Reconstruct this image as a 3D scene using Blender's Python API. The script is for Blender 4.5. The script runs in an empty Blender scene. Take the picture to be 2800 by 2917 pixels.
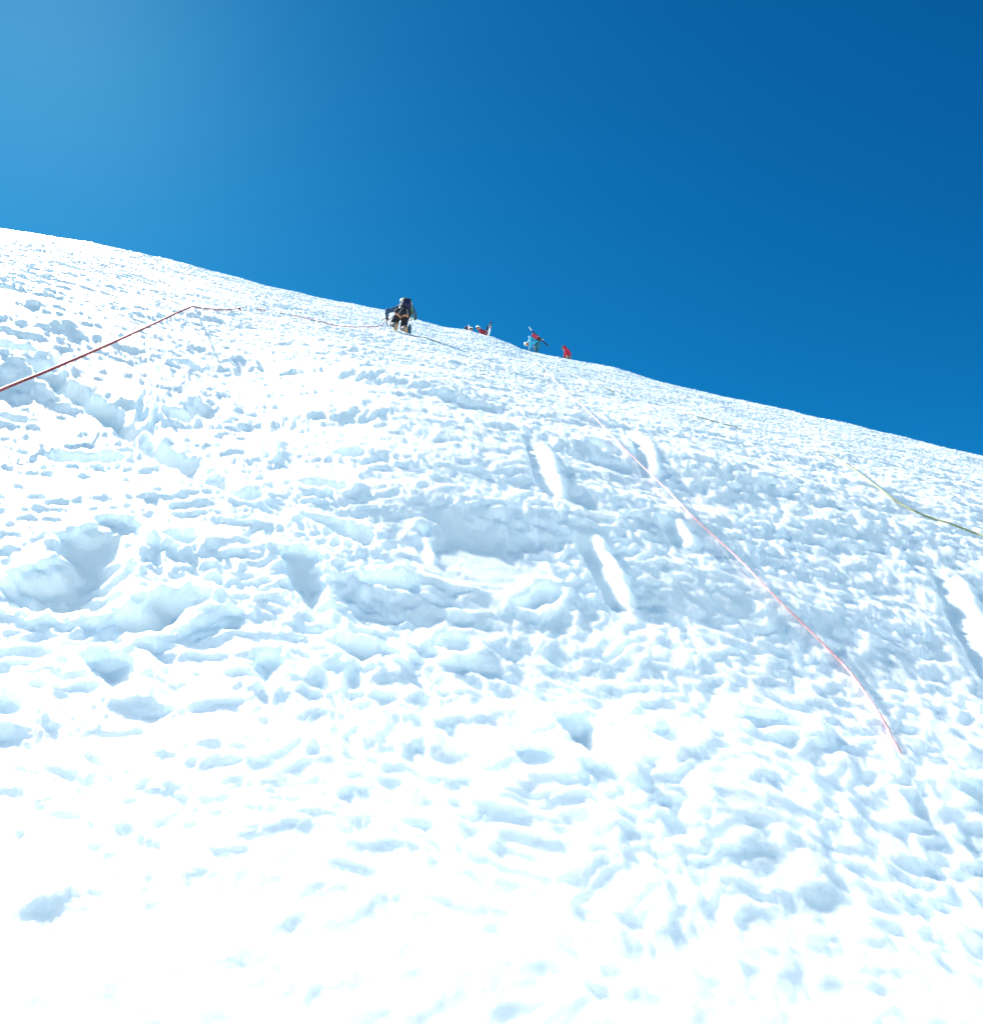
import bpy, bmesh, math, random
import numpy as np
from mathutils import Vector, Matrix, noise as mnoise
from mathutils.bvhtree import BVHTree

scene = bpy.context.scene
COL = scene.collection
R = math.radians

# ------------------------------------------------------------------ camera
FPX, PW, PH = 2400.0, 2800.0, 2917.0          # focal length and frame of the photograph in pixels
PITCH = R(22.0)
cam_data = bpy.data.cameras.new('camera')
cam_data.sensor_fit = 'HORIZONTAL'
cam_data.sensor_width = 36.0
cam_data.lens = 36.0 * FPX / PW
cam_data.clip_start = 0.05
cam_data.clip_end = 5000.0
camera = bpy.data.objects.new('camera', cam_data)
COL.objects.link(camera)
camera.location = (0, 0, 0)
camera.rotation_euler = (R(90) + PITCH, 0, 0)
scene.camera = camera

# ------------------------------------------------------------------ light
SUN_EL, SUN_AZ = R(47.0), R(-38.0)            # azimuth from +Y (the view direction), negative = left
sun_dir = Vector((math.sin(SUN_AZ) * math.cos(SUN_EL), math.cos(SUN_AZ) * math.cos(SUN_EL), math.sin(SUN_EL)))
sl = bpy.data.lights.new('sun', 'SUN')
sl.energy = 3.4
sl.angle = R(0.53)
sl.color = (1.0, 0.965, 0.91)
sun = bpy.data.objects.new('sun', sl)
COL.objects.link(sun)
sun.rotation_euler = (-sun_dir).to_track_quat('-Z', 'Y').to_euler()

world = bpy.data.worlds.new('World')
scene.world = world
world.use_nodes = True
wn, wl = world.node_tree.nodes, world.node_tree.links
wn.clear()
wo = wn.new('ShaderNodeOutputWorld')
bg = wn.new('ShaderNodeBackground')
bg.inputs['Strength'].default_value = 0.10
sky = wn.new('ShaderNodeTexSky')
sky.sky_type = 'NISHITA'
sky.sun_disc = False
sky.sun_elevation = SUN_EL
sky.sun_rotation = SUN_AZ                     # Blender measures it clockwise from +Y
sky.altitude = 4500
sky.air_density = 0.7
sky.dust_density = 2.4
sky.ozone_density = 2.5
hs = wn.new('ShaderNodeHueSaturation')
hs.inputs['Hue'].default_value = 0.472
hs.inputs['Saturation'].default_value = 1.22
hs.inputs['Value'].default_value = 1.0
wl.new(sky.outputs['Color'], hs.inputs['Color'])
mul = wn.new('ShaderNodeVectorMath'); mul.operation = 'MULTIPLY'
mul.inputs[1].default_value = (0.46, 0.635, 0.575)
wl.new(hs.outputs['Color'], mul.inputs[0])
sep = wn.new('ShaderNodeSeparateColor'); cmb = wn.new('ShaderNodeCombineColor')
wl.new(mul.outputs['Vector'], sep.inputs['Color'])
for ch, g, k in (('Red', 1.8, 0.62), ('Green', 1.37, 0.69), ('Blue', 1.05, 0.945)):     # the deep blue of a polarised high-mountain sky
    pw = wn.new('ShaderNodeMath'); pw.operation = 'POWER'; pw.inputs[1].default_value = g
    sc = wn.new('ShaderNodeMath'); sc.operation = 'MULTIPLY'; sc.inputs[1].default_value = k
    wl.new(sep.outputs[ch], pw.inputs[0]); wl.new(pw.outputs[0], sc.inputs[0]); wl.new(sc.outputs[0], cmb.inputs[ch])
wl.new(cmb.outputs['Color'], bg.inputs['Color'])
wl.new(bg.outputs['Background'], wo.inputs['Surface'])

scene.view_settings.view_transform = 'Standard'
scene.view_settings.look = 'None'
scene.view_settings.gamma = 1.0
scene.view_settings.exposure = 1.97
scene.cycles.max_bounces = 10
scene.cycles.diffuse_bounces = 7
scene.cycles.use_denoising = True

# ------------------------------------------------------------------ materials
def new_mat(name):
    m = bpy.data.materials.new(name)
    m.use_nodes = True
    return m, m.node_tree.nodes, m.node_tree.links, m.node_tree.nodes['Principled BSDF']

def cloth(name, col, rough=0.75, scale=60.0, amt=0.35, spread=0.12, metal=0.0, spec=0.3):
    """woven or moulded surface: small colour variation and a fine bump"""
    m, n, l, b = new_mat(name)
    b.inputs['Roughness'].default_value = rough
    b.inputs['Metallic'].default_value = metal
    b.inputs['Specular IOR Level'].default_value = spec
    tc = n.new('ShaderNodeTexCoord')
    nz = n.new('ShaderNodeTexNoise'); nz.inputs['Scale'].default_value = scale; nz.inputs['Detail'].default_value = 4
    l.new(tc.outputs['Object'], nz.inputs['Vector'])
    rp = n.new('ShaderNodeValToRGB')
    lo = [max(0, c * (1 - spread * 2)) for c in col]; hi = [min(1, c * (1 + spread * 2)) for c in col]
    rp.color_ramp.elements[0].position = 0.3; rp.color_ramp.elements[0].color = (*lo, 1)
    rp.color_ramp.elements[1].position = 0.7; rp.color_ramp.elements[1].color = (*hi, 1)
    l.new(nz.outputs['Fac'], rp.inputs['Fac'])
    l.new(rp.outputs['Color'], b.inputs['Base Color'])
    bp = n.new('ShaderNodeBump'); bp.inputs['Strength'].default_value = amt; bp.inputs['Distance'].default_value = 0.01
    l.new(nz.outputs['Fac'], bp.inputs['Height'])
    l.new(bp.outputs['Normal'], b.inputs['Normal'])
    return m

def snow_material():
    m, n, l, b = new_mat('snow')
    b.inputs['Roughness'].default_value = 0.55
    b.inputs['Specular IOR Level'].default_value = 0.25
    b.subsurface_method = 'BURLEY'
    b.inputs['Subsurface Weight'].default_value = 1.0
    b.inputs['Subsurface Radius'].default_value = (0.9, 1.0, 1.05)
    b.inputs['Subsurface Scale'].default_value = 0.085
    tc = n.new('ShaderNodeTexCoord')
    nz = n.new('ShaderNodeTexNoise'); nz.inputs['Scale'].default_value = 1.3; nz.inputs['Detail'].default_value = 5
    l.new(tc.outputs['Object'], nz.inputs['Vector'])
    rp = n.new('ShaderNodeValToRGB')
    rp.color_ramp.elements[0].position = 0.35; rp.color_ramp.elements[0].color = (0.905, 0.945, 0.925, 1)
    rp.color_ramp.elements[1].position = 0.65; rp.color_ramp.elements[1].color = (0.935, 0.955, 0.945, 1)
    l.new(nz.outputs['Fac'], rp.inputs['Fac'])
    l.new(rp.outputs['Color'], b.inputs['Base Color'])
    g1 = n.new('ShaderNodeTexNoise'); g1.inputs['Scale'].default_value = 70; g1.inputs['Detail'].default_value = 6; g1.inputs['Roughness'].default_value = 0.65
    l.new(tc.outputs['Object'], g1.inputs['Vector'])
    bp = n.new('ShaderNodeBump'); bp.inputs['Strength'].default_value = 0.5; bp.inputs['Distance'].default_value = 0.008
    l.new(g1.outputs['Fac'], bp.inputs['Height'])
    l.new(bp.outputs['Normal'], b.inputs['Normal'])
    return m

def rope_material(name, col, fleck):
    m, n, l, b = new_mat(name)
    b.inputs['Roughness'].default_value = 0.7
    tc = n.new('ShaderNodeTexCoord')
    vo = n.new('ShaderNodeTexNoise'); vo.inputs['Scale'].default_value = 45; vo.inputs['Detail'].default_value = 2
    l.new(tc.outputs['Object'], vo.inputs['Vector'])
    rp = n.new('ShaderNodeValToRGB'); rp.color_ramp.interpolation = 'LINEAR'
    rp.color_ramp.elements[0].position = 0.5; rp.color_ramp.elements[0].color = (*col, 1)
    rp.color_ramp.elements[1].position = 0.72; rp.color_ramp.elements[1].color = (*fleck, 1)
    l.new(vo.outputs['Fac'], rp.inputs['Fac'])
    l.new(rp.outputs['Color'], b.inputs['Base Color'])
    wv = n.new('ShaderNodeTexWave'); wv.inputs['Scale'].default_value = 120; wv.inputs['Distortion'].default_value = 2
    l.new(tc.outputs['Object'], wv.inputs['Vector'])
    bp = n.new('ShaderNodeBump'); bp.inputs['Strength'].default_value = 0.5; bp.inputs['Distance'].default_value = 0.002
    l.new(wv.outputs['Fac'], bp.inputs['Height'])
    l.new(bp.outputs['Normal'], b.inputs['Normal'])
    return m

# ------------------------------------------------------------------ the shape of the mountain
CP, SP = math.cos(PITCH), math.sin(PITCH)
def ray(px, py):
    """unit direction from the photographer's eye for a pixel of the photograph"""
    X, Y = px - PW / 2, PH / 2 - py
    d = Vector((X, FPX * CP - Y * SP, FPX * SP + Y * CP))
    return d.normalized()

H_EYE = 1.40                                  # eye above the slope, measured vertically
CREST0, CREST1 = 33.0, 38.2
def fall(rho):
    """how far the ground has dropped under the tangent plane: a rounded crest, then the flat top behind it"""
    rho = np.asarray(rho, dtype=np.float64)
    a = np.clip(rho - CREST0, 0, None)
    c = 0.0040 * np.minimum(a, 8) ** 2 + 0.064 * np.clip(a - 8, 0, None)
    b = np.clip(rho - CREST1, 0, None)
    return c + 0.26 * np.minimum(b, 1.3) ** 2 + 0.676 * np.clip(b - 1.3, 0, None)

_r = np.linspace(5, 60, 4000)
M_CREST = float(np.min((H_EYE + fall(_r)) / _r))

SKYLINE = [(-400, 560), (0, 649), (150, 671), (262, 693), (400, 722), (520, 752), (620, 776), (700, 799), (800, 822), (900, 846), (1000, 866),
           (1100, 885), (1185, 909), (1260, 931), (1340, 941), (1386, 953), (1430, 967), (1458, 976), (1486, 990), (1530, 1003), (1560, 1011),
           (1600, 1020), (1660, 1032), (1700, 1040), (1760, 1052), (1860, 1078), (1960, 1104), (2100, 1137), (2200, 1159),
           (2400, 1203), (2520, 1231), (2600, 1250), (2700, 1274), (2800, 1300), (3200, 1402)]
_th, _g = [], []
for a, b in zip(SKYLINE[:-1], SKYLINE[1:]):
    for k in range(8):
        t = k / 8
        d = ray(a[0] + (b[0] - a[0]) * t, a[1] + (b[1] - a[1]) * t)
        _th.append(math.atan2(d.x, d.y)); _g.append(d.z / math.hypot(d.x, d.y) + M_CREST)
_th, _g = np.array(_th), np.array(_g)
_A = np.stack([np.sin(_th), np.cos(_th)], 1)
(GX, GY), *_ = np.linalg.lstsq(_A, _g, rcond=None)
_res = _g - _A @ np.array([GX, GY])
_res[0] = 0; _res[-1] = 0
NRM = Vector((-GX, -GY, 1)).normalized()      # normal of the mean slope
GL = math.hypot(GX, GY)
E1 = Vector((GY / GL, -GX / GL, 0))           # along the contour, to the right
E2 = Vector((GX / GL, GY / GL, GL)).normalized()   # straight up the slope
K2 = math.sqrt(1 + GL * GL)

def base_z(x, y):
    x = np.asarray(x, dtype=np.float64); y = np.asarray(y, dtype=np.float64)
    rho = np.hypot(x, y)
    th = np.arctan2(x, y)
    w = np.clip((rho - 22) / 14, 0, 1); w = w * w * (3 - 2 * w)      # the crest's own unevenness fades out downhill
    g = GX * np.sin(th) + GY * np.cos(th) + np.interp(th, _th, _res, left=0, right=0) * w
    f = fall(rho) * np.clip((np.cos(th) - 0.05) / 0.35, 0, 1)
    z = rho * g - H_EYE - f
    low = -9.0                                                    # the slope runs out on a level snowfield below
    z = np.where(z < low + 4, low + 4 * np.exp(np.clip((z - low - 4) / 4, -60, 0)), z)
    return z

def uv_of(x, y):
    return x * E1.x + y * E1.y, (x * E2.x + y * E2.y) * K2 / math.hypot(E2.x, E2.y) / K2 * K2

# ---- noise on the snow
def _hash(ix, iy, seed):
    h = (ix.astype(np.uint32) * np.uint32(374761393) + iy.astype(np.uint32) * np.uint32(668265263) + np.uint32((seed * 2246822519) & 0xffffffff))
    h = (h ^ (h >> np.uint32(13))) * np.uint32(1274126177)
    h = (h ^ (h >> np.uint32(15))) * np.uint32(2246822519)
    return h ^ (h >> np.uint32(16))

def perlin(x, y, seed):
    xi = np.floor(x).astype(np.int64); yi = np.floor(y).astype(np.int64)
    fx = (x - xi).astype(np.float32); fy = (y - yi).astype(np.float32)
    def grad(dx, dy):
        a = _hash((xi + dx) & 0xffffffff, (yi + dy) & 0xffffffff, seed).astype(np.float32) * np.float32(2 * math.pi / 4294967296.0)
        return np.cos(a) * (fx - dx) + np.sin(a) * (fy - dy)
    ux = fx * fx * fx * (fx * (fx * 6 - 15) + 10); uy = fy * fy * fy * (fy * (fy * 6 - 15) + 10)
    a = grad(0, 0); b = grad(1, 0); c = grad(0, 1); d = grad(1, 1)
    return ((a + (b - a) * ux) + ((c + (d - c) * ux) - (a + (b - a) * ux)) * uy) * 1.5

def fbm(x, y, seed, octs=4, gain=0.5):
    s = 0; a = 1.0
    for k in range(octs):
        s = s + a * perlin(x * (2.03 ** k) + 17.3 * k, y * (2.03 ** k) - 9.1 * k, seed + k); a *= gain
    return s

def worley(x, y, seed):
    xi = np.floor(x).astype(np.int64); yi = np.floor(y).astype(np.int64)
    fx = (x - xi).astype(np.float32); fy = (y - yi).astype(np.float32)
    f1 = np.full(fx.shape, 9, np.float32); f2 = f1.copy()
    for dx in (-1, 0, 1):
        for dy in (-1, 0, 1):
            h = _hash((xi + dx) & 0xffffffff, (yi + dy) & 0xffffffff, seed)
            jx = (h & np.uint32(0xffff)).astype(np.float32) / 65536; jy = (h >> np.uint32(16)).astype(np.float32) / 65536
            d = (dx + jx - fx) ** 2 + (dy + jy - fy) ** 2
            f2 = np.minimum(f2, np.maximum(f1, d)); f1 = np.minimum(f1, d)
    return np.sqrt(f1), np.sqrt(f2)

def sstep(a, b, x):
    t = np.clip((x - a) / (b - a), 0, 1)
    return t * t * (3 - 2 * t)

def macro(u, v, rho):
    """broad undulations of the slope"""
    near = sstep(0.8, 3.4, rho)
    z = 0.05 + 0.10 * perlin(u * 0.16, v * 0.16, 21) * sstep(1.5, 8, rho) + 0.07 * near * perlin(u * 0.45, v * 0.5, 22)
    z = z + 0.030 * (0.1 + 0.9 * near) * perlin(u * 1.1, v * 1.6, 23)
    z = z + 0.05 * (1 - sstep(0.3, 3.2, rho))                   # the slope eases off where the photographer stands
    z = z + 0.27 * sstep(2.6, 6.5, v) * (1 - sstep(7.5, 22, v)) * sstep(-0.2, 2.2, u)     # a steeper roll on the right
    z = z + 0.20 * sstep(4.5, 9.5, v) * (1 - sstep(11, 26, v)) * sstep(0.8, -2.0, u)     # and another on the left, higher up
    return z

def march(px, py, fn, rr):
    """first point of a sight line that lies under the surface base + fn * normal"""
    d = ray(px, py); hl = math.hypot(d.x, d.y)
    tx, ty, te = d.x / hl, d.y / hl, d.z / hl
    x, y, zz = tx * rr, ty * rr, te * rr
    t = (zz - base_z(x, y)) * NRM.z
    bx, by = x - NRM.x * t, y - NRM.y * t
    a = fn(*uv_of(bx, by), np.hypot(bx, by)) - t
    k = np.where(a >= 0)[0]
    k = int(k[0]) if len(k) else int(np.argmax(a / rr))
    r0 = rr[k]
    if k > 0 and a[k] >= 0 > a[k - 1]:
        r0 = rr[k - 1] + (rr[k] - rr[k - 1]) * (-a[k - 1]) / (a[k] - a[k - 1])
    return Vector((tx * r0, ty * r0, te * r0)), float(r0)

def hit(px, py):
    """where the sight line of a pixel meets the broad shape of the slope"""
    return march(px, py, macro, np.concatenate([np.linspace(0.3, 6, 3000), np.linspace(6, 39, 4000)]))

# ---- boot holes, kicked steps, axe slots and grooves: (pixel x, pixel y, width in pixels) along each, then depth in metres, edge in metres
HOLES = [
    ([(335, 1450, 130), (200, 1635, 260)], 0.16, 0.12),
    ([(520, 1650, 110), (425, 1725, 120)], 0.12, 0.06),
    ([(165, 1270, 80), (290, 1275, 110)], 0.15, 0.07),
    ([(520, 1480, 80)], 0.09, 0.05),
    ([(860, 1530, 110), (885, 1620, 90), (920, 1720, 50)], 0.10, 0.07),
    ([(895, 1425, 60), (990, 1460, 110), (1050, 1500, 70)], 0.13, 0.06),
    ([(1050, 1600, 50), (1150, 1600, 110)], 0.12, 0.06),
    ([(1690, 1230, 110)], 0.13, 0.08),
    ([(1570, 1620, 60), (1500, 1665, 70)], 0.10, 0.05),
    ([(20, 960, 90), (90, 975, 60)], 0.20, 0.10),
    ([(40, 1160, 90)], 0.12, 0.08),
    ([(190, 970, 50), (170, 1020, 40)], 0.14, 0.08),
    ([(120, 1015, 60), (180, 1065, 70), (250, 1110, 74), (310, 1155, 76), (390, 1215, 80), (480, 1265, 90), (560, 1310, 92), (640, 1345, 92), (700, 1362, 80)], 0.15, 0.10),
    ([(445, 1090, 20), (430, 1140, 22), (410, 1180, 22)], 0.10, 0.05),
    ([(448, 1140, 20), (440, 1230, 30)], 0.14, 0.06),
    ([(550, 1020, 110)], 0.18, 0.10),
    ([(625, 1100, 70), (590, 1150, 110)], 0.20, 0.10),
    ([(520, 1160, 90)], 0.14, 0.08),
    ([(690, 1000, 50), (700, 1050, 50)], 0.16, 0.08),
    ([(850, 960, 50)], 0.16, 0.08),
    ([(800, 990, 40)], 0.12, 0.10),
    ([(770, 1220, 16), (765, 1260, 18)], 0.12, 0.05),
    ([(900, 1330, 90), (960, 1335, 60)], 0.12, 0.07),
    ([(1200, 1440, 30), (1210, 1460, 20)], 0.08, 0.04),
    ([(1000, 1240, 80)], 0.10, 0.06),
    ([(1950, 1250, 60), (2060, 1290, 60)], 0.12, 0.10),
    ([(2150, 1330, 70)], 0.10, 0.09),
    ([(1050, 1800, 170)], 0.07, 0.07),
    ([(780, 1830, 90), (760, 1870, 60)], 0.07, 0.06),
    ([(0, 1930, 130)], 0.08, 0.07),
    ([(320, 1830, 110), (350, 1900, 60)], 0.06, 0.06),
    ([(1650, 2010, 110), (1720, 2080, 110)], 0.08, 0.07),
    ([(1900, 2040, 110)], 0.06, 0.07),
    ([(1540, 2090, 110)], 0.03, 0.06),
    ([(2150, 1990, 90), (2260, 2000, 70)], 0.05, 0.06),
    ([(2780, 2200, 100)], 0.04, 0.06),
    ([(1300, 1790, 120)], 0.06, 0.05),
]
# the worn steps that lead over the crest
for a, b, w in ((1475, 1002, 18), (1500, 1014, 18), (1530, 1029, 20), (1553, 1042, 18), (1572, 1063, 20), (1548, 1076, 18), (1590, 1091, 20), (1612, 1119, 22), (1584, 1126, 20),
                (1640, 1152, 22), (1612, 1160, 22), (1665, 1190, 22), (1210, 935, 16), (1245, 948, 16), (1180, 962, 18), (1140, 985, 18), (1165, 1000, 18), (1110, 1015, 20)):
    HOLES.append(([(a, b, w)], 0.16, 0.10))
# ---- scrapes left by sliding boots and axes: steep on the left, easing out on the right
SCRAPES = [([(1492, 1215, 40), (1512, 1280, 46), (1545, 1335, 40)], 0.12), ([(1636, 1455, 46), (1690, 1545, 52), (1752, 1660, 46)], 0.10), ([(1772, 1195, 30), (1798, 1255, 34), (1814, 1302, 28)], 0.11),
           ([(2636, 1565, 50), (2700, 1685, 58), (2760, 1790, 58), (2830, 1905, 50)], 0.08), ([(1862, 1405, 40), (1905, 1470, 46)], 0.10),
           ([(768, 1215, 18), (766, 1265, 20)], 0.07), ([(430, 1090, 20), (400, 1185, 24)], 0.07), ([(1190, 1480, 24), (1215, 1540, 26)], 0.05)]
# ---- low scarps along the contour: points, height in metres, run-out above in metres
SCARPS = [([(860, 1040), (1000, 1055), (1150, 1080), (1350, 1125)], 0.13, 3.0), ([(1920, 1300), (2060, 1322), (2220, 1360), (2420, 1410)], 0.06, 2.5), ([(1580, 1245), (1690, 1262), (1760, 1275)], 0.07, 1.5),
          ([(-80, 1010), (0, 1020), (110, 1020)], 0.07, 1.5), ([(1000, 1150), (1150, 1180), (1300, 1215)], 0.07, 2.0), ([(250, 1120), (340, 1128), (430, 1150)], 0.06, 1.2)]
# ---- heaps of pushed snow beside them: (pixel x, y, width in pixels, height in metres)
HEAPS = [(1591, 1014, 22, 0.2), (1602, 1020, 16, 0.12), (1478, 990, 16, 0.12), (1492, 994, 14, 0.1), (760, 1600, 60, 0.05),
         (900, 1850, 60, 0.07), (640, 1190, 90, 0.08), (1290, 1020, 40, 0.10), (1035, 960, 40, 0.12), (2360, 1250, 40, 0.10), (2560, 1450, 40, 0.06),
         (2640, 1390, 40, 0.10), (2020, 2180, 40, 0.05), (2320, 1790, 40, 0.04), (1800, 2150, 100, 0.05), (1440, 2180, 90, 0.05), (140, 2400, 110, 0.06),
         (120, 850, 60, 0.18), (60, 830, 50, 0.14), (200, 905, 80, 0.12)]
# ---- wind-polished patches where the small relief is nearly gone: (x, y, width, strength)
SMOOTH = [(1330, 1520, 330, 0.75), (1250, 1440, 200, 0.5), (520, 790, 160, 0.9), (380, 750, 160, 0.9), (640, 830, 130, 0.9), (1600, 1340, 110, 0.7), (1880, 1470, 80, 0.6),
          (1760, 1620, 90, 0.7), (480, 1640, 160, 0.5), (260, 1420, 160, 0.5), (1480, 1560, 200, 0.6), (900, 860, 140, 0.6)]

def to_uv(px, py):
    p, r = hit(px, py)
    u, v = uv_of(p.x, p.y)
    return float(u), float(v), p.length

HOLES_UV = []
for pts, depth, edge in HOLES:
    q = []
    for (a, b, w) in pts:
        u, v, d = to_uv(a, b)
        q.append((u, v, 0.5 * w * d / FPX))
    vs = [p[1] for p in q]
    HOLES_UV.append((q, depth, edge, 0.3 if len(q) > 1 and vs[0] > vs[-1] + 0.25 and len(q) < 6 else 0))
SCRAPES_UV = []
for pts, depth in SCRAPES:
    q = []
    for (a, b, w) in pts:
        u, v, d = to_uv(a, b); q.append((u, v, 0.82 * w * d / FPX))
    SCRAPES_UV.append((q, depth))
SCARPS_UV = []
for pts, h, run in SCARPS:
    q = sorted(to_uv(a, b)[:2] for a, b in pts)
    SCARPS_UV.append(([p[0] for p in q], [p[1] for p in q], h, run))
HEAPS_UV = []
for (a, b, w, h) in HEAPS:
    u, v, d = to_uv(a, b); HEAPS_UV.append((u, v, 0.5 * w * d / FPX, min(h, 0.22 * w * d / FPX)))
SMOOTH_UV = []
for (a, b, w, s) in SMOOTH:
    u, v, d = to_uv(a, b); SMOOTH_UV.append((u, v, 0.5 * w * d / FPX, s))

def relief(u, v, rho, detail=True):
    """height of the snow surface over the mean slope, along the slope's normal"""
    u = np.asarray(u, dtype=np.float64); v = np.asarray(v, dtype=np.float64); rho = np.asarray(rho, dtype=np.float64)
    zm = macro(u, v, rho) - 0.05
    if not detail:
        return zm
    z = np.zeros_like(zm)
    big = sstep(2.2, 7.5, rho)                                  # the large cups lie higher up; below is freshly pushed snow
    soft = 0.20 + 0.80 * sstep(1.25, 2.7, rho)
    far = sstep(6.0, 30.0, rho)
    wu = u + 0.13 * perlin(u * 1.7, v * 1.7, 3) + 0.045 * perlin(u * 6, v * 6, 5) + 0.012 * perlin(u * 17, v * 17, 7)
    wv = v + 0.13 * perlin(u * 1.7 + 40, v * 1.7, 4) + 0.045 * perlin(u * 6 + 9, v * 6, 6) + 0.012 * perlin(u * 17, v * 17 + 5, 8)
    patch = perlin(u * 0.55, v * 0.45, 11)
    patch2 = perlin(u * 0.9 + 5, v * 0.7, 12)
    patch3 = perlin(u * 0.7 + 15, v * 0.9, 13)
    amp = np.ones_like(u)
    for (a, b, r, s) in SMOOTH_UV:
        d2 = ((u - a) / r) ** 2 + ((v - b) / (r * 1.8)) ** 2
        amp = amp * (1 - s * np.exp(-d2))
    # melt cups: bowls with sharp rims
    f1, f2 = worley(wu / 0.23, wv / 0.24, 31)
    z = z + amp * big * 0.032 * np.minimum(f1, 0.9) ** 1.4 * (0.35 + 0.65 * sstep(-0.3, 0.4, patch)) * (1 - 0.2 * far)
    f1, f2 = worley(wu / 0.122, wv / 0.13, 32)
    z = z + amp * soft * (0.16 + 0.84 * big) * 0.037 * np.minimum(f1, 0.9) ** 1.3 * (0.68 + 0.32 * sstep(-0.3, 0.3, patch2)) * (1 + 0.6 * far - 0.9 * far * sstep(-4, -14, u))
    # ledges running along the contour
    rd = 1 - np.abs(perlin(wu * 1.1, wv * 3.3, 33))
    z = z + amp * (0.15 + 0.85 * big) * soft * 0.024 * rd ** 3 * sstep(-0.25, 0.3, -patch + 0.15)
    lf = sstep(-0.5, -3.0, u) * sstep(4, 8, v) * (1 - 0.7 * sstep(15, 30, rho))                  # wind ripples high on the left
    rd = 1 - np.abs(perlin(wu * 0.9, wv * 2.2, 37))
    z = z + amp * lf * 0.070 * rd ** 2.5
    rd = 1 - np.abs(perlin(wu * 2.2, wv * 4.4, 38))
    z = z + amp * lf * 0.034 * rd ** 2.5
    # small cups and crumbs
    f1, f2 = worley(wu / 0.075, wv / 0.080, 34)
    z = z + amp * soft * 0.027 * np.minimum(f1, 0.9) ** 1.2 * (0.60 + 0.40 * sstep(-0.3, 0.3, -patch2)) * (1 - 0.8 * far * sstep(-3, -12, u)) * (1 + 0.5 * far)
    f1, f2 = worley(wu / 0.038, wv / 0.040, 36)
    z = z + amp * soft * 0.0115 * np.minimum(f1, 0.9) * (0.4 + 0.6 * sstep(-0.2, 0.3, patch3)) * (1 - far)
    z = z + amp * soft * 0.011 * (1 - 0.6 * far) * fbm(wu * 11, wv * 11, 35, 4, 0.55)
    z = z + (0.4 + 0.6 * soft) * 0.0012 * (perlin(u * 55, v * 55, 61) + 0.6 * perlin(u * 110, v * 110, 62)) * (1 - far)
    z = z * (0.80 + 0.16 * far)
    z = z - 0.022 * soft - 0.036 * big - 0.03 * far
    # scarps
    for qu, qv, h, run in SCARPS_UV:
        k = (u > qu[0] - 0.6) & (u < qu[-1] + 0.6)
        if k.any():
            uu = u[k]; dv = v[k] - np.interp(uu, qu, qv) + 0.16 * perlin(uu * 1.6, v[k] * 0.8, 81)
            z[k] += 0.75 * h * sstep(-0.24, 0.24, dv) * (1 - sstep(0.24, run, dv)) * sstep(qu[0] - 0.6, qu[0] + 0.4, uu) * (1 - sstep(qu[-1] - 0.4, qu[-1] + 0.6, uu))
    # scrapes
    for q, depth in SCRAPES_UV:
        pu = [p[0] for p in q]; pv = [p[1] for p in q]; pr = 2.2 * max(p[2] for p in q)
        k = (u > min(pu) - pr) & (u < max(pu) + pr) & (v > min(pv) - pr) & (v < max(pv) + pr)
        if not k.any():
            continue
        uu, vv = u[k], v[k]
        best = np.full(uu.shape, 9.0); sg = np.zeros_like(uu); tg = np.zeros_like(uu); wl_ = np.ones_like(uu)
        for si, (a, b) in enumerate(zip(q[:-1], q[1:])):
            du, dv = b[0] - a[0], b[1] - a[1]; L = math.hypot(du, dv)
            tr_ = ((uu - a[0]) * du + (vv - a[1]) * dv) / (L * L)
            t = np.clip(tr_, 0, 1)
            d = np.hypot(uu - a[0] - t * du, vv - a[1] - t * dv)
            s_ = -((uu - a[0]) * dv - (vv - a[1]) * du) / L
            m = d < best
            best = np.where(m, d, best); sg = np.where(m, s_, sg); wl_ = np.where(m, a[2] + (b[2] - a[2]) * t, wl_)
            tg = np.where(m, (si + (tr_ if (si in (0, len(q) - 2)) else t)) / (len(q) - 1), tg)
        x_ = sg / wl_ + 0.10 * perlin(uu * 7, vv * 7, 71) + 0.05 * perlin(uu * 21, vv * 21, 72)
        prof = np.where(x_ < -0.45, sstep(-1.0, -0.45, x_), 1 - np.clip((x_ + 0.45) / 1.6, 0, 1) ** 1.3)
        prof = prof + 0.45 * np.exp(-((x_ - 1.0) / 0.45) ** 2) * -1
        end = sstep(-0.12, 0.15, tg) * (1 - sstep(0.85, 1.15, tg))
        ins = np.exp(-np.maximum(np.abs(x_ - 0.25) - 0.6, 0) ** 2 / 0.15) * end
        z[k] = z[k] * (1 - 0.75 * ins) - 0.52 * depth * prof * end
    # heaps
    for (a, b, r, h) in HEAPS_UV:
        d2 = ((u - a) / r) ** 2 + ((v - b) / (r * 1.5)) ** 2
        k = d2 < 9
        if k.any():
            z[k] += h * np.exp(-d2[k]) * (1 + 0.5 * perlin(u[k] * 9, v[k] * 9, 41))
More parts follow.
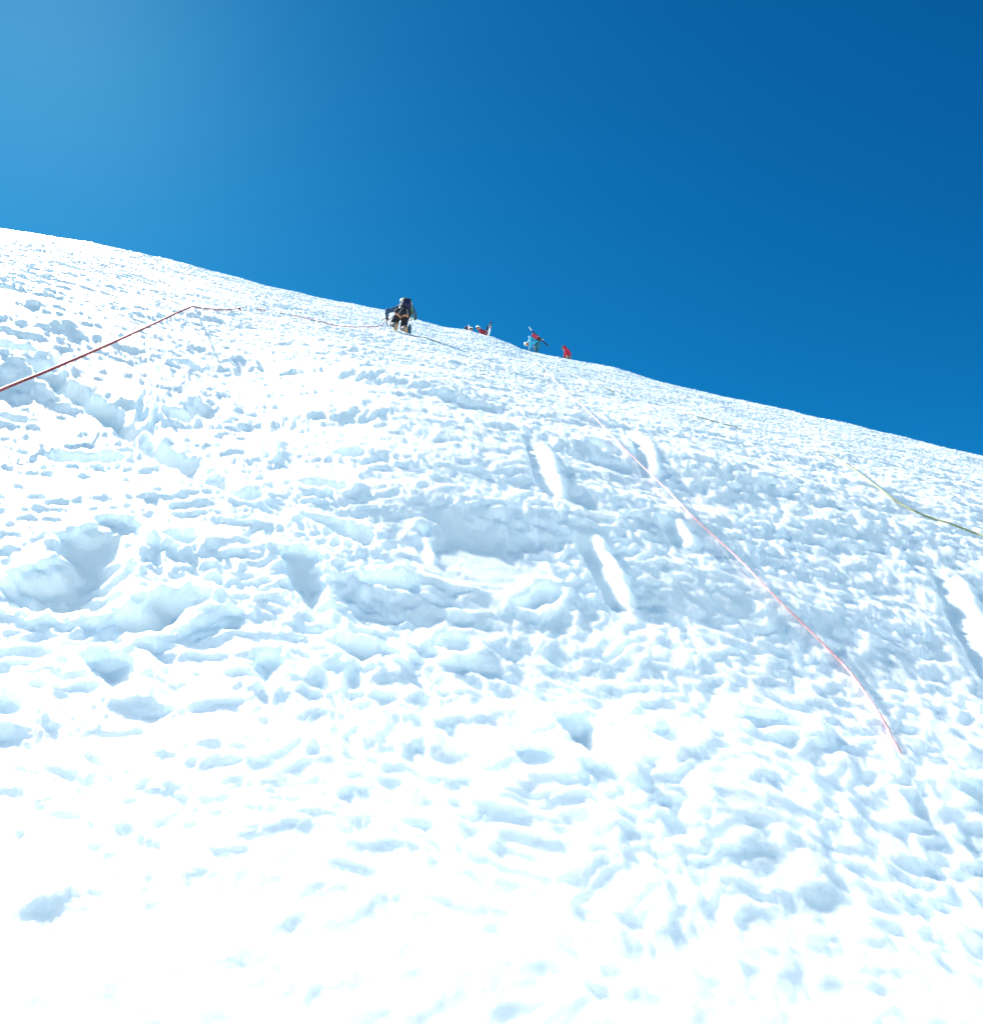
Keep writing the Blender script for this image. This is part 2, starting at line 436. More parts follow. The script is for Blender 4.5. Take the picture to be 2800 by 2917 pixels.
    # holes
    for q, depth, edge, ramp in HOLES_UV:
        pu = [p[0] for p in q]; pv = [p[1] for p in q]; pr = max(p[2] for p in q) + 0.3
        k = (u > min(pu) - pr) & (u < max(pu) + pr) & (v > min(pv) - pr) & (v < max(pv) + pr)
        if not k.any():
            continue
        uu, vv = u[k], v[k]
        sd = np.full(uu.shape, 9.0); fac = np.ones_like(uu)
        segs = list(zip(q[:-1], q[1:])) if len(q) > 1 else [(q[0], q[0])]
        for si, (a, b) in enumerate(segs):
            du, dv = b[0] - a[0], b[1] - a[1]
            L = du * du + dv * dv
            t = np.clip(((uu - a[0]) * du + (vv - a[1]) * dv) / L, 0, 1) if L > 1e-9 else np.zeros_like(uu)
            rl = a[2] + (b[2] - a[2]) * t
            d = np.hypot(uu - a[0] - t * du, vv - a[1] - t * dv) - rl
            f = 0.62 - 0.38 * np.clip((vv - a[1] - t * dv) / rl, -1, 1)      # deepest at the lower lip, rising uphill
            if len(q) > 1 and ramp:
                f = f * (ramp + (1 - ramp) * (t + si) / len(segs))
            fac = np.where(d < sd, f, fac)
            sd = np.minimum(sd, d)
        rag = np.clip(np.mean([p[2] for p in q]) * 0.5, 0.02, 0.06)
        sd = sd + rag * perlin(uu * 5, vv * 5, 51) + 0.4 * rag * perlin(uu * 14, vv * 14, 52)
        ins = sstep(0, edge, -sd)
        z[k] = z[k] * (1 - 0.85 * ins) - min(depth, 1.0 * np.mean([p[2] for p in q]) + 0.08) * fac * ins * (0.25 + 0.75 * sstep(1.4, 2.4, rho[k])) + 0.018 * np.exp(-((sd - 0.03) / 0.05) ** 2) * (sd > 0)
    return z + zm

def surface(x, y, detail=True):
    """point on the snow for a place on the mean slope"""
    x = np.atleast_1d(np.asarray(x, float)); y = np.atleast_1d(np.asarray(y, float))
    z = base_z(x, y)
    u, v = uv_of(x, y)
    d = relief(u, v, np.hypot(x, y), detail)
    return np.stack([x + NRM.x * d, y + NRM.y * d, z + NRM.z * d], 1)

def build_snow():
    core = np.linspace(R(-45), R(45), 1420)
    left = -R(45) - (np.geomspace(1, 1 + R(135) * 30, 60)[1:] - 1) / 30
    right = -left
    th = np.concatenate([left[::-1], core, right[:-1]])
    rr = [0.12]
    while rr[-1] < 41.5:
        r = rr[-1]
        st = min(max(0.0042, r * r / 820), 0.052)
        if r < 0.9: st = 0.012
        rr.append(r + st)
    r = rr[-1]
    while r < 900:
        r = r * 1.07 + 0.1
        rr.append(r)
    rr = np.array(rr)
    nt, nr = len(th), len(rr)
    co = np.empty((nt, nr, 3), np.float32)
    for a in range(0, nt, 200):
        T = th[a:a + 200][:, None]
        x = (np.sin(T) * rr[None, :]).ravel(); y = (np.cos(T) * rr[None, :]).ravel()
        co[a:a + 200] = surface(x, y).reshape(-1, nr, 3)
    i = np.arange(nt)[:, None] * nr + np.arange(nr - 1)[None, :]
    j = np.roll(np.arange(nt), -1)[:, None] * nr + np.arange(nr - 1)[None, :]
    quads = np.stack([i, i + 1, j + 1, j], -1).reshape(-1, 4)[:, ::-1]
    verts = co.reshape(-1, 3)
    me = bpy.data.meshes.new('snow_slope')
    nv, nq = len(verts), len(quads)
    me.vertices.add(nv); me.vertices.foreach_set('co', verts.ravel())
    me.loops.add(nq * 4); me.loops.foreach_set('vertex_index', quads.astype(np.int32).ravel())
    me.polygons.add(nq)
    me.polygons.foreach_set('loop_start', np.arange(0, nq * 4, 4, dtype=np.int32))
    me.polygons.foreach_set('loop_total', np.full(nq, 4, np.int32))
    me.polygons.foreach_set('use_smooth', np.ones(nq, bool))
    me.update(calc_edges=True)
    if me.polygons[nq // 2].normal.dot(NRM) < 0:
        me.flip_normals()
    me.materials.append(snow_material())
    o = bpy.data.objects.new('snow_slope', me)
    COL.objects.link(o)
    o['kind'] = 'structure'
    o['label'] = 'steep sunlit snow slope covered in melt cups and boot holes'
    return o

build_snow()
#PEOPLE

# ------------------------------------------------------------------ helpers for placing things on the snow
def mean_relief(u, v, rho):
    s = 0
    offs = [(0, 0), (.22, 0), (-.22, 0), (0, .22), (0, -.22), (.12, .12), (-.12, .12), (.12, -.12), (-.12, -.12)]
    for a, b in offs:
        s = s + relief(u + a, v + b, rho)
    return s / len(offs)

def hit_snow(px, py):
    """where a sight line meets the (locally averaged) snow surface"""
    _, r0 = hit(px, py)
    return march(px, py, mean_relief, np.linspace(max(0.4, r0 * 0.6), min(38.5, r0 * 1.25), 260))

def link(name, me, parent=None, mats=()):
    o = bpy.data.objects.new(name, me)
    COL.objects.link(o)
    for m in mats: me.materials.append(m)
    if parent is not None:
        o.parent = parent
        o.matrix_parent_inverse = parent.matrix_world.inverted() if False else Matrix.Translation(-parent.location)
    return o

def thing(name, label, cat, loc, group=None):
    o = bpy.data.objects.new(name, None)
    COL.objects.link(o)
    o.location = loc
    o.empty_display_size = 0.1
    o['label'] = label; o['category'] = cat
    if group: o['group'] = group
    return o

def tag(o, label, cat, group=None):
    o['label'] = label; o['category'] = cat
    if group: o['group'] = group
    return o

# ---- solids
def frame_from(z, hint=Vector((0, 0, 1))):
    z = z.normalized()
    if abs(z.dot(hint)) > 0.98: hint = Vector((1, 0, 0))
    x = hint.cross(z).normalized()
    return Matrix((x, z.cross(x), z)).transposed()

def ball(bm, c, r, axes=None, seg=14):
    """sphere or ellipsoid; r a number or three half sizes along the columns of axes"""
    rr = (r, r, r) if isinstance(r, (int, float)) else r
    M = (axes.to_4x4() if axes else Matrix()) @ Matrix.Diagonal((*rr, 1))
    bmesh.ops.create_uvsphere(bm, u_segments=seg, v_segments=seg // 2 + 2, radius=1.0, matrix=Matrix.Translation(c) @ M)

def limb(bm, a, ra, b, rb, seg=14, flat=1.0):
    """tapered limb with round ends"""
    ball(bm, a, ra, seg=seg); ball(bm, b, rb, seg=seg)
    d = b - a
    if d.length < 1e-5: return
    F = frame_from(d)
    bmesh.ops.create_cone(bm, cap_ends=True, segments=seg, radius1=ra, radius2=rb, depth=d.length,
                          matrix=Matrix.Translation((a + b) / 2) @ F.to_4x4())

def chain(bm, pts, seg=14):
    for (a, ra), (b, rb) in zip(pts[:-1], pts[1:]):
        limb(bm, a, ra, b, rb, seg)

def superbox(bm, c, axes, half, e=0.35, nu=24, nv=14, taper=0.0, bulge=None):
    """rounded box (superellipsoid) with optional taper along its third axis"""
    def sp(w, m): return math.copysign(abs(w) ** m, w)
    rows = []
    for j in range(nv + 1):
        ph = -math.pi / 2 + math.pi * j / nv
        row = []
        for i in range(nu):
            th = 2 * math.pi * i / nu
            p = Vector((sp(math.cos(ph), e) * sp(math.cos(th), e), sp(math.cos(ph), e) * sp(math.sin(th), e), sp(math.sin(ph), e)))
            k = 1 - taper * p.z
            p = Vector((p.x * half[0] * k, p.y * half[1] * k, p.z * half[2]))
            row.append(bm.verts.new(c + axes @ p))
        rows.append(row)
    for j in range(nv):
        for i in range(nu):
            a, b, c2, d = rows[j][i], rows[j][(i + 1) % nu], rows[j + 1][(i + 1) % nu], rows[j + 1][i]
            try: bm.faces.new((a, b, c2, d))
            except ValueError: pass

def catmull(pts, n=8):
    out = []
    P = [pts[0]] + list(pts) + [pts[-1]]
    for i in range(1, len(P) - 2):
        for k in range(n):
            t = k / n
            a, b, c, d = P[i - 1], P[i], P[i + 1], P[i + 2]
            out.append(0.5 * ((2 * b) + (c - a) * t + (2 * a - 5 * b + 4 * c - d) * t * t + (3 * b - a - 3 * c + d) * t * t * t))
    out.append(P[-2])
    return out

def tube(bm, pts, r, seg=8, hint=Vector((0, 0, 1)), flat=1.0):
    """cord or strap through the points; flat < 1 gives webbing"""
    rings = []
    for i, p in enumerate(pts):
        t = pts[min(i + 1, len(pts) - 1)] - pts[max(i - 1, 0)]
        if t.length < 1e-7: t = Vector((1, 0, 0))
        F = frame_from(t, hint)
        rings.append([bm.verts.new(p + F @ Vector((r * math.cos(2 * math.pi * k / seg), r * flat * math.sin(2 * math.pi * k / seg), 0))) for k in range(seg)])
    for a, b in zip(rings[:-1], rings[1:]):
        for k in range(seg):
            bm.faces.new((a[k], a[(k + 1) % seg], b[(k + 1) % seg], b[k]))
    bm.faces.new(rings[0][::-1]); bm.faces.new(rings[-1])

def finish(bm, name, mats, parent=None, smooth=True):
    bmesh.ops.recalc_face_normals(bm, faces=bm.faces[:])
    me = bpy.data.meshes.new(name)
    bm.to_mesh(me); bm.free()
    me.polygons.foreach_set('use_smooth', np.full(len(me.polygons), smooth, bool))
    return link(name, me, parent, mats if isinstance(mats, (list, tuple)) else [mats])

def fused(bm, name, mat, parent=None, voxel=0.012, smooth=4, wrinkle=0.0, wscale=9.0):
    """weld overlapping solids into one continuous skin, relax it, and crease it like cloth if asked"""
    bmesh.ops.recalc_face_normals(bm, faces=bm.faces[:])
    me = bpy.data.meshes.new(name); bm.to_mesh(me); bm.free()
    o = bpy.data.objects.new(name, me); COL.objects.link(o)
    m = o.modifiers.new('weld', 'REMESH'); m.mode = 'VOXEL'; m.voxel_size = voxel
    s = o.modifiers.new('relax', 'SMOOTH'); s.iterations = smooth; s.factor = 0.5
    dg = bpy.context.evaluated_depsgraph_get()
    me2 = bpy.data.meshes.new_from_object(o.evaluated_get(dg))
    bpy.data.objects.remove(o); bpy.data.meshes.remove(me)
    me2.name = name
    if wrinkle:
        n = len(me2.vertices)
        nr = [v.normal.copy() for v in me2.vertices]
        for v, k in zip(me2.vertices, nr):
            c = v.co * wscale
            w = 1 - abs(mnoise.noise(c + 1.2 * Vector((mnoise.noise(c * .6), mnoise.noise(c * .6 + Vector((5, 0, 0))), mnoise.noise(c * .6 + Vector((0, 7, 0)))))))
            v.co += k * wrinkle * (w - 0.75) * 2
    me2.polygons.foreach_set('use_smooth', np.ones(len(me2.polygons), bool))
    me2.materials.clear()
    return link(name, me2, parent, [mat])

# ---- materials for people and gear
M = dict(
    skin=cloth('skin', (0.42, 0.24, 0.17), 0.55, 40, 0.15, 0.06),
    blue=cloth('blue_shell_fabric', (0.02, 0.065, 0.135), 0.7, 30, 0.3, 0.1),
    black=cloth('black_softshell', (0.012, 0.014, 0.022), 0.75, 40, 0.3, 0.15),
    navy=cloth('navy_pack_fabric', (0.013, 0.014, 0.055), 0.7, 45, 0.3, 0.12),
    grey=cloth('grey_gaiter_fabric', (0.15, 0.15, 0.19), 0.8, 35, 0.4, 0.15),
    mint=cloth('pale_green_helmet_shell', (0.11, 0.27, 0.13), 0.35, 8, 0.05, 0.05, spec=0.5),
    white=cloth('white_helmet_shell', (0.66, 0.74, 0.74), 0.35, 8, 0.05, 0.04, spec=0.5),
    tan=cloth('tan_webbing', (0.40, 0.20, 0.11), 0.8, 80, 0.3, 0.1),
    piping=cloth('pale_grey_webbing', (0.42, 0.40, 0.38), 0.8, 80, 0.3, 0.1),
    orange=cloth('orange_plate', (0.60, 0.14, 0.012), 0.5, 30, 0.1, 0.08, spec=0.5),
    yellow=cloth('pale_yellow_frame', (0.34, 0.34, 0.12), 0.45, 30, 0.1, 0.08, spec=0.5),
    rubber=cloth('black_rubber', (0.02, 0.02, 0.022), 0.65, 60, 0.4, 0.1),
    steel=cloth('brushed_steel', (0.42, 0.43, 0.45), 0.35, 60, 0.1, 0.08, metal=0.9, spec=0.5),
    green=cloth('green_webbing', (0.18, 0.42, 0.08), 0.75, 70, 0.3, 0.12),
    maroon=cloth('maroon_jacket_fabric', (0.19, 0.014, 0.035), 0.7, 30, 0.3, 0.1),
    red=cloth('red_jacket_fabric', (0.36, 0.012, 0.045), 0.7, 30, 0.3, 0.1),
    redpack=cloth('red_pack_fabric', (0.46, 0.022, 0.06), 0.65, 45, 0.3, 0.1),
    turq=cloth('turquoise_jacket_fabric', (0.03, 0.34, 0.52), 0.7, 30, 0.3, 0.1),
    teal=cloth('dark_teal_trouser_fabric', (0.012, 0.10, 0.15), 0.75, 35, 0.3, 0.12),
    greytr=cloth('grey_trouser_fabric', (0.10, 0.09, 0.09), 0.8, 35, 0.3, 0.12),
    charcoal=cloth('charcoal_pack_fabric', (0.025, 0.027, 0.03), 0.75, 45, 0.3, 0.15),
    lens=cloth('dark_goggle_lens', (0.012, 0.014, 0.02), 0.12, 5, 0.0, 0.05, spec=0.6),
    skiwhite=cloth('white_ski_top_sheet', (0.74, 0.74, 0.76), 0.3, 12, 0.05, 0.05, spec=0.5),
    skiblack=cloth('black_ski_top_sheet', (0.016, 0.016, 0.03), 0.3, 12, 0.05, 0.1, spec=0.5),
    skired=cloth('red_ski_band', (0.45, 0.06, 0.09), 0.35, 12, 0.05, 0.08, spec=0.5),
    brown=cloth('brown_axe_grip', (0.10, 0.05, 0.04), 0.6, 40, 0.2, 0.1),
)

def head_shape(bm, c, fd, ud):
    """skull, jaw, nose, brow, lips, ears, with the eye hollows left between brow and cheek; c = centre of the head"""
    fd = fd.normalized(); sd = ud.cross(fd).normalized(); ud = fd.cross(sd).normalized()
    A = Matrix((sd, fd, ud)).transposed()
    ball(bm, c + ud * 0.025 - fd * 0.01, (0.074, 0.094, 0.088), A, 18)
    ball(bm, c - ud * 0.045 + fd * 0.022, (0.056, 0.066, 0.066), A, 16)
    limb(bm, c + fd * 0.088 + ud * 0.004, 0.008, c + fd * 0.104 - ud * 0.026, 0.013, 10)
    limb(bm, c + fd * 0.081 + ud * 0.02 - sd * 0.045, 0.011, c + fd * 0.081 + ud * 0.02 + sd * 0.045, 0.011, 10)
    limb(bm, c + fd * 0.085 - ud * 0.052 - sd * 0.018, 0.008, c + fd * 0.085 - ud * 0.052 + sd * 0.018, 0.008, 10)
    ball(bm, c + fd * 0.08 - ud * 0.085, 0.017, seg=10)
    for s in (-1, 1):
        ball(bm, c + sd * s * 0.077 - ud * 0.008, (0.011, 0.02, 0.031), A, 10)
        ball(bm, c + sd * s * 0.036 + fd * 0.07 - ud * 0.022, 0.02, seg=10)
    return A

def hand_shape(bm, w, d, nrm, th, curl=0.7, inf=0.0):
    """palm, four bent fingers of different lengths and a thumb from the side of the palm"""
    d = d.normalized(); nrm = (nrm - d * nrm.dot(d)).normalized()
    t0 = d.cross(nrm).normalized()
    if t0.dot(th) < 0: t0 = -t0
    for s, kl, L in ((0.031, .088, .072), (0.011, .094, .082), (-0.010, .090, .076), (-0.030, .080, .060)):
        kn = w + d * kl + t0 * s
        limb(bm, w + t0 * s * 0.6, 0.016 + inf, kn, 0.0135 + inf, 8)
        a = 0.0; p = kn; r = 0.0108 + inf
        for q, f in enumerate((0.45, 0.32, 0.23)):
            a += curl * (0.75 + 0.12 * q)
            e = p + (d * math.cos(a) - nrm * math.sin(a)) * L * f
            limb(bm, p, r, e, r * 0.92, 8); p = e; r *= 0.92
    b = w + d * 0.022 + t0 * 0.026
    m = b + (d * 0.55 + t0 * 0.75 - nrm * 0.25).normalized() * 0.042
    e = m + (d * 0.85 + t0 * 0.25 - nrm * 0.55).normalized() * 0.034
    limb(bm, b, 0.016 + inf, m, 0.0125 + inf, 8); limb(bm, m, 0.0125 + inf, e, 0.0105 + inf, 8)

def helmet(parent, c, fd, ud, mat, name='helmet', r=(0.118, 0.138, 0.125)):
    fd = fd.normalized(); sd = ud.cross(fd).normalized(); ud = fd.cross(sd).normalized()
    A = Matrix((sd, fd, ud)).transposed()
    bm = bmesh.new()
    bmesh.ops.create_uvsphere(bm, u_segments=28, v_segments=18, radius=1.0)
    for v in list(bm.verts):
        lim = -0.10 - 0.22 * max(0, -v.co.y) + 0.16 * max(0, v.co.y)          # brow in front, lower at the nape
        if v.co.z < lim - 0.12: bm.verts.remove(v)
        elif v.co.z < lim: v.co.z = lim
    for v in bm.verts:
        k = 1 + 0.03 * math.cos(5 * math.atan2(v.co.x, 0.2 + v.co.z)) * max(0, v.co.z)   # ribs
        p = Vector((v.co.x * r[0] * k, v.co.y * r[1] * k, v.co.z * r[2] * k))
        v.co = c + A @ (p + Vector((0, -0.008, 0.035)))
    o = finish(bm, name, mat, parent)
    sm = o.modifiers.new('shell', 'SOLIDIFY'); sm.thickness = 0.014; sm.offset = -1
    # chin strap down both sides
    bm = bmesh.new()
    for s in (-1, 1):
        tube(bm, [c + A @ Vector((s * 0.095, 0.01, 0.01)), c + A @ Vector((s * 0.085, 0.035, -0.06)), c + A @ Vector((s * 0.03, 0.06, -0.118)), c + A @ Vector((0, 0.062, -0.122))], 0.008, 6, flat=0.4)
    finish(bm, 'chin_strap', M['rubber'], o)
    return o, A

def goggles(parent, c, fd, ud, frame, lens, up=0.0, hr=0.128):
    fd = fd.normalized(); sd = ud.cross(fd).normalized(); ud = fd.cross(sd).normalized()
    A = Matrix((sd, fd, ud)).transposed()
    bm = bmesh.new()
    superbox(bm, c + A @ Vector((0, 0.098 + up * 0.02, 0.005 + up * 0.055)), A, (0.085, 0.034, 0.046), 0.55)
    g = finish(bm, 'goggles', frame, parent)
    bm = bmesh.new()
    superbox(bm, c + A @ Vector((0, 0.118 + up * 0.02, 0.005 + up * 0.055)), A, (0.074, 0.024, 0.036), 0.6)
    finish(bm, 'lens', lens, g)
    bm = bmesh.new()
    pts = [c + A @ Vector((hr * 0.93 * math.cos(a), hr * 1.08 * math.sin(a), 0.012 + up * 0.05 + 0.012 * math.cos(a) ** 2)) for a in np.linspace(math.radians(40), math.radians(-220), 22)]
    tube(bm, pts, 0.018, 6, hint=ud, flat=0.3)
    finish(bm, 'strap', M['rubber'], g)
    return g

def eyes(parent, c, A):
    for s in (-1, 1):
        bm = bmesh.new(); ball(bm, c + A @ Vector((s * 0.031, 0.079, 0.0)), 0.0125, seg=10)
        finish(bm, 'eye', M['lens'], parent)

def boot(parent, ankle, heel, toe, up, mat, tall=0.10):
    """mountain boot: sole from heel to toe, upper, cuff"""
    d = (toe - heel).normalized(); n = (up - d * up.dot(d)).normalized(); s = d.cross(n)
    L = (toe - heel).length
    bm = bmesh.new()
    limb(bm, heel + d * 0.045 + n * 0.05, 0.046, toe - d * 0.05 + n * 0.042, 0.046)
    limb(bm, heel + d * 0.05 + n * 0.05, 0.047, ankle, 0.056)
    limb(bm, ankle, 0.056, ankle + (ankle - (heel + d * 0.06)).normalized() * tall, 0.06)
    ball(bm, toe - d * 0.06 + n * 0.045, 0.05)
    o = fused(bm, 'boot', mat, parent, 0.010, 3)
    bm = bmesh.new()
    superbox(bm, (heel + toe) / 2 + n * 0.006, Matrix((s, d, n)).transposed(), (0.048, L / 2, 0.014), 0.45)
    finish(bm, 'sole', M['rubber'], o)
    return o, (d, n, s, L)

def crampon(bt, fr, heel, toe):
    d, n, s, L = fr
    A = Matrix((s, d, n)).transposed()
    bm = bmesh.new()
    for a, b in ((-1, 0), (1, 0)):
        tube(bm, [heel + d * 0.02 + s * a * 0.040 - n * 0.012, heel + d * L * 0.5 + s * a * 0.034 - n * 0.012, toe - d * 0.06 + s * a * 0.052 - n * 0.012, toe - d * 0.0 + s * a * 0.030 - n * 0.012], 0.011, 6)
        tube(bm, [heel + d * 0.02 + s * a * 0.046 - n * 0.012, heel - d * 0.012 + s * a * 0.04 + n * 0.05], 0.008, 6)
    for q in (0.10, 0.42, 0.78):
        tube(bm, [heel + d * L * q - s * 0.045 - n * 0.012, heel + d * L * q + s * 0.045 - n * 0.012], 0.009, 6)
    o = finish(bm, 'crampon_frame', M['yellow'], bt)
    bm = bmesh.new()
    superbox(bm, heel + d * L * 0.30 - n * 0.014, A, (0.036, 0.062, 0.008), 0.7)
    superbox(bm, heel + d * L * 0.70 - n * 0.014, A, (0.044, 0.052, 0.008), 0.7)
    finish(bm, 'antiballing_plate', M['orange'], bt)
    for q, a in ((0.05, -1), (0.05, 1), (0.25, -1), (0.25, 1), (0.62, -1), (0.62, 1), (0.82, -1), (0.82, 1)):
        p = heel + d * L * q + s * a * 0.044 - n * 0.015
        bm = bmesh.new()
        bmesh.ops.create_cone(bm, cap_ends=True, segments=5, radius1=0.009, radius2=0.001, depth=0.04, matrix=Matrix.Translation(p - n * 0.02) @ frame_from(-n).to_4x4())
        finish(bm, 'crampon_point', M['steel'], bt)
    for a in (-1, 1):
        bm = bmesh.new()
        p = toe + s * a * 0.022
        bmesh.ops.create_cone(bm, cap_ends=True, segments=5, radius1=0.010, radius2=0.001, depth=0.06, matrix=Matrix.Translation(p + d * 0.025 - n * 0.012) @ frame_from(d - n * 0.3).to_4x4())
        finish(bm, 'crampon_point', M['steel'], bt)

def backpack(label, c, A, half, mat, lidmat, name='backpack', lower=None, group=None):
    """pack with bag, top lid, two shoulder straps and compression straps; A columns: right, away from the back, up along the back"""
    t = thing(name, label, 'backpack', c - A.col[2] * half[2], group)
    bm = bmesh.new()
    superbox(bm, c, A, half, 0.5, 28, 16, -0.06)
    o = fused(bm, 'bag', mat, t, 0.012, 3, 0.008, 14)
    bm = bmesh.new()
    superbox(bm, c + A @ Vector((0, half[1] * 0.05, half[2] * 0.98)), A, (half[0] * 0.95, half[1] * 1.05, half[2] * 0.26), 0.55)
    finish(bm, 'lid', lidmat, t)
    if lower:
        bm = bmesh.new()
        superbox(bm, c + A @ Vector((0, half[1] * 0.05, -half[2] * 0.92)), A, (half[0] * 1.02, half[1] * 1.06, half[2] * 0.42), 0.5)
        finish(bm, 'lower_compartment', lower, t)
    for s in (-1, 1):
        bm = bmesh.new()
        k = 0.55 * s * half[0]
        tube(bm, catmull([c + A @ Vector((k, -half[1], half[2] * 0.75)), c + A @ Vector((k * 1.25, -half[1] - 0.10, half[2] * 0.95)), c + A @ Vector((k * 1.7, -half[1] - 0.22, half[2] * 0.45)),
                          c + A @ Vector((k * 1.9, -half[1] - 0.14, -half[2] * 0.5)), c + A @ Vector((k * 1.5, -half[1], -half[2] * 0.8))], 6), 0.026, 6, hint=A.col[1].to_3d() if hasattr(A.col[1], 'to_3d') else A.col[1], flat=0.35)
        finish(bm, 'shoulder_strap', M['rubber'], t)
        for q in (-0.35, 0.35):
            bm = bmesh.new()
            tube(bm, [c + A @ Vector((s * half[0] * 1.0, -half[1] * 0.8, half[2] * q)), c + A @ Vector((s * half[0] * 1.03, half[1] * 0.3, half[2] * q)), c + A @ Vector((s * half[0] * 0.8, half[1] * 1.0, half[2] * q))], 0.010, 6, flat=0.5)
            finish(bm, 'compression_strap', M['piping'], t)
    return t

def ski(label, tip, tail, face, mat, tipmat, group, width=0.112, emblem=False, bindat=0.45, bandmat=None):
    """ski with sidecut, turned-up tip, coloured tip section and a binding"""
    t = thing('ski', label, 'ski', tail, group)
    d = (tip - tail); L = d.length; d.normalize()
    n = (face - d * face.dot(d)).normalized(); s = d.cross(n)
    N = 40
    def section(q0, q1, nm, mt, par, extra=0.0):
        bm = bmesh.new(); rows = []
        for i in range(N + 1):
            q = q0 + (q1 - q0) * i / N
            w = width * (0.40 + 0.10 * (2 * q - 1) ** 2)
            if q > 0.93: w *= math.sqrt(max(0.02, 1 - ((q - 0.93) / 0.07) ** 2))
            if q < 0.015: w *= 0.85
            up = 0.32 * max(0, q - 0.84) ** 1.6 * L * 1.8
            th = 0.011 + extra
            p = tail + d * L * q + n * up
            rows.append([bm.verts.new(p + s * w + n * th * .5), bm.verts.new(p + s * w * .92 + n * th), bm.verts.new(p - s * w * .92 + n * th), bm.verts.new(p - s * w + n * th * .5), bm.verts.new(p - s * w - n * th), bm.verts.new(p + s * w - n * th)])
        for a, b in zip(rows[:-1], rows[1:]):
            for k in range(6): bm.faces.new((a[k], a[(k + 1) % 6], b[(k + 1) % 6], b[k]))
        bm.faces.new(rows[0][::-1]); bm.faces.new(rows[-1])
        return finish(bm, nm, mt, par, smooth=False)
    section(0, 0.82, 'ski_body', mat, t)
    section(0.82, 1.0, 'ski_tip', tipmat, t)
    if bandmat: section(0.74, 0.80, 'ski_band', bandmat, t, 0.003)
    if emblem:
        bm = bmesh.new()
        q = 0.885; up = 0.32 * max(0, q - 0.84) ** 1.6 * L * 1.8
        p = tail + d * L * q + n * (up + 0.016)
        vs = []
        for k in range(6):                                   # three-pointed star
            a = math.pi / 2 + k * math.pi / 3; r = 0.052 if k % 2 == 0 else 0.016
            vs.append(p + d * r * math.sin(a) * 1.2 + s * r * math.cos(a) * 0.9)
        f = bm.faces.new([bm.verts.new(v) for v in vs])
        r = bmesh.ops.extrude_face_region(bm, geom=[f])
        for v in r['geom']:
            if isinstance(v, bmesh.types.BMVert): v.co -= n * 0.01
        finish(bm, 'emblem', M['skiwhite'], t, smooth=False)
    bm = bmesh.new()
    A = Matrix((s, d, n)).transposed()
    for q, h in ((bindat + 0.06, 0.030), (bindat - 0.10, 0.036)):
        superbox(bm, tail + d * L * q + n * 0.035, A, (0.036, 0.055, h), 0.5)
        superbox(bm, tail + d * L * q + n * (0.05 + h * 0.6), A, (0.026, 0.025, 0.016), 0.6)
    superbox(bm, tail + d * L * (bindat - 0.02) + n * 0.018, A, (0.022, 0.13, 0.008), 0.5)
    finish(bm, 'binding', M['steel'], t)
    return t

def carry_on(mesh_obj, pts, f):
    """lay points on the front of a garment (seen along f)"""
    dg = bpy.context.evaluated_depsgraph_get()
    bt = BVHTree.FromPolygons([mesh_obj.matrix_world @ v.co for v in mesh_obj.data.vertices], [tuple(p.vertices) for p in mesh_obj.data.polygons])
    out = []
    for p in pts:
        h = bt.ray_cast(p - f * 3, f)
        out.append(h[0] if h[0] is not None else p)
    return out

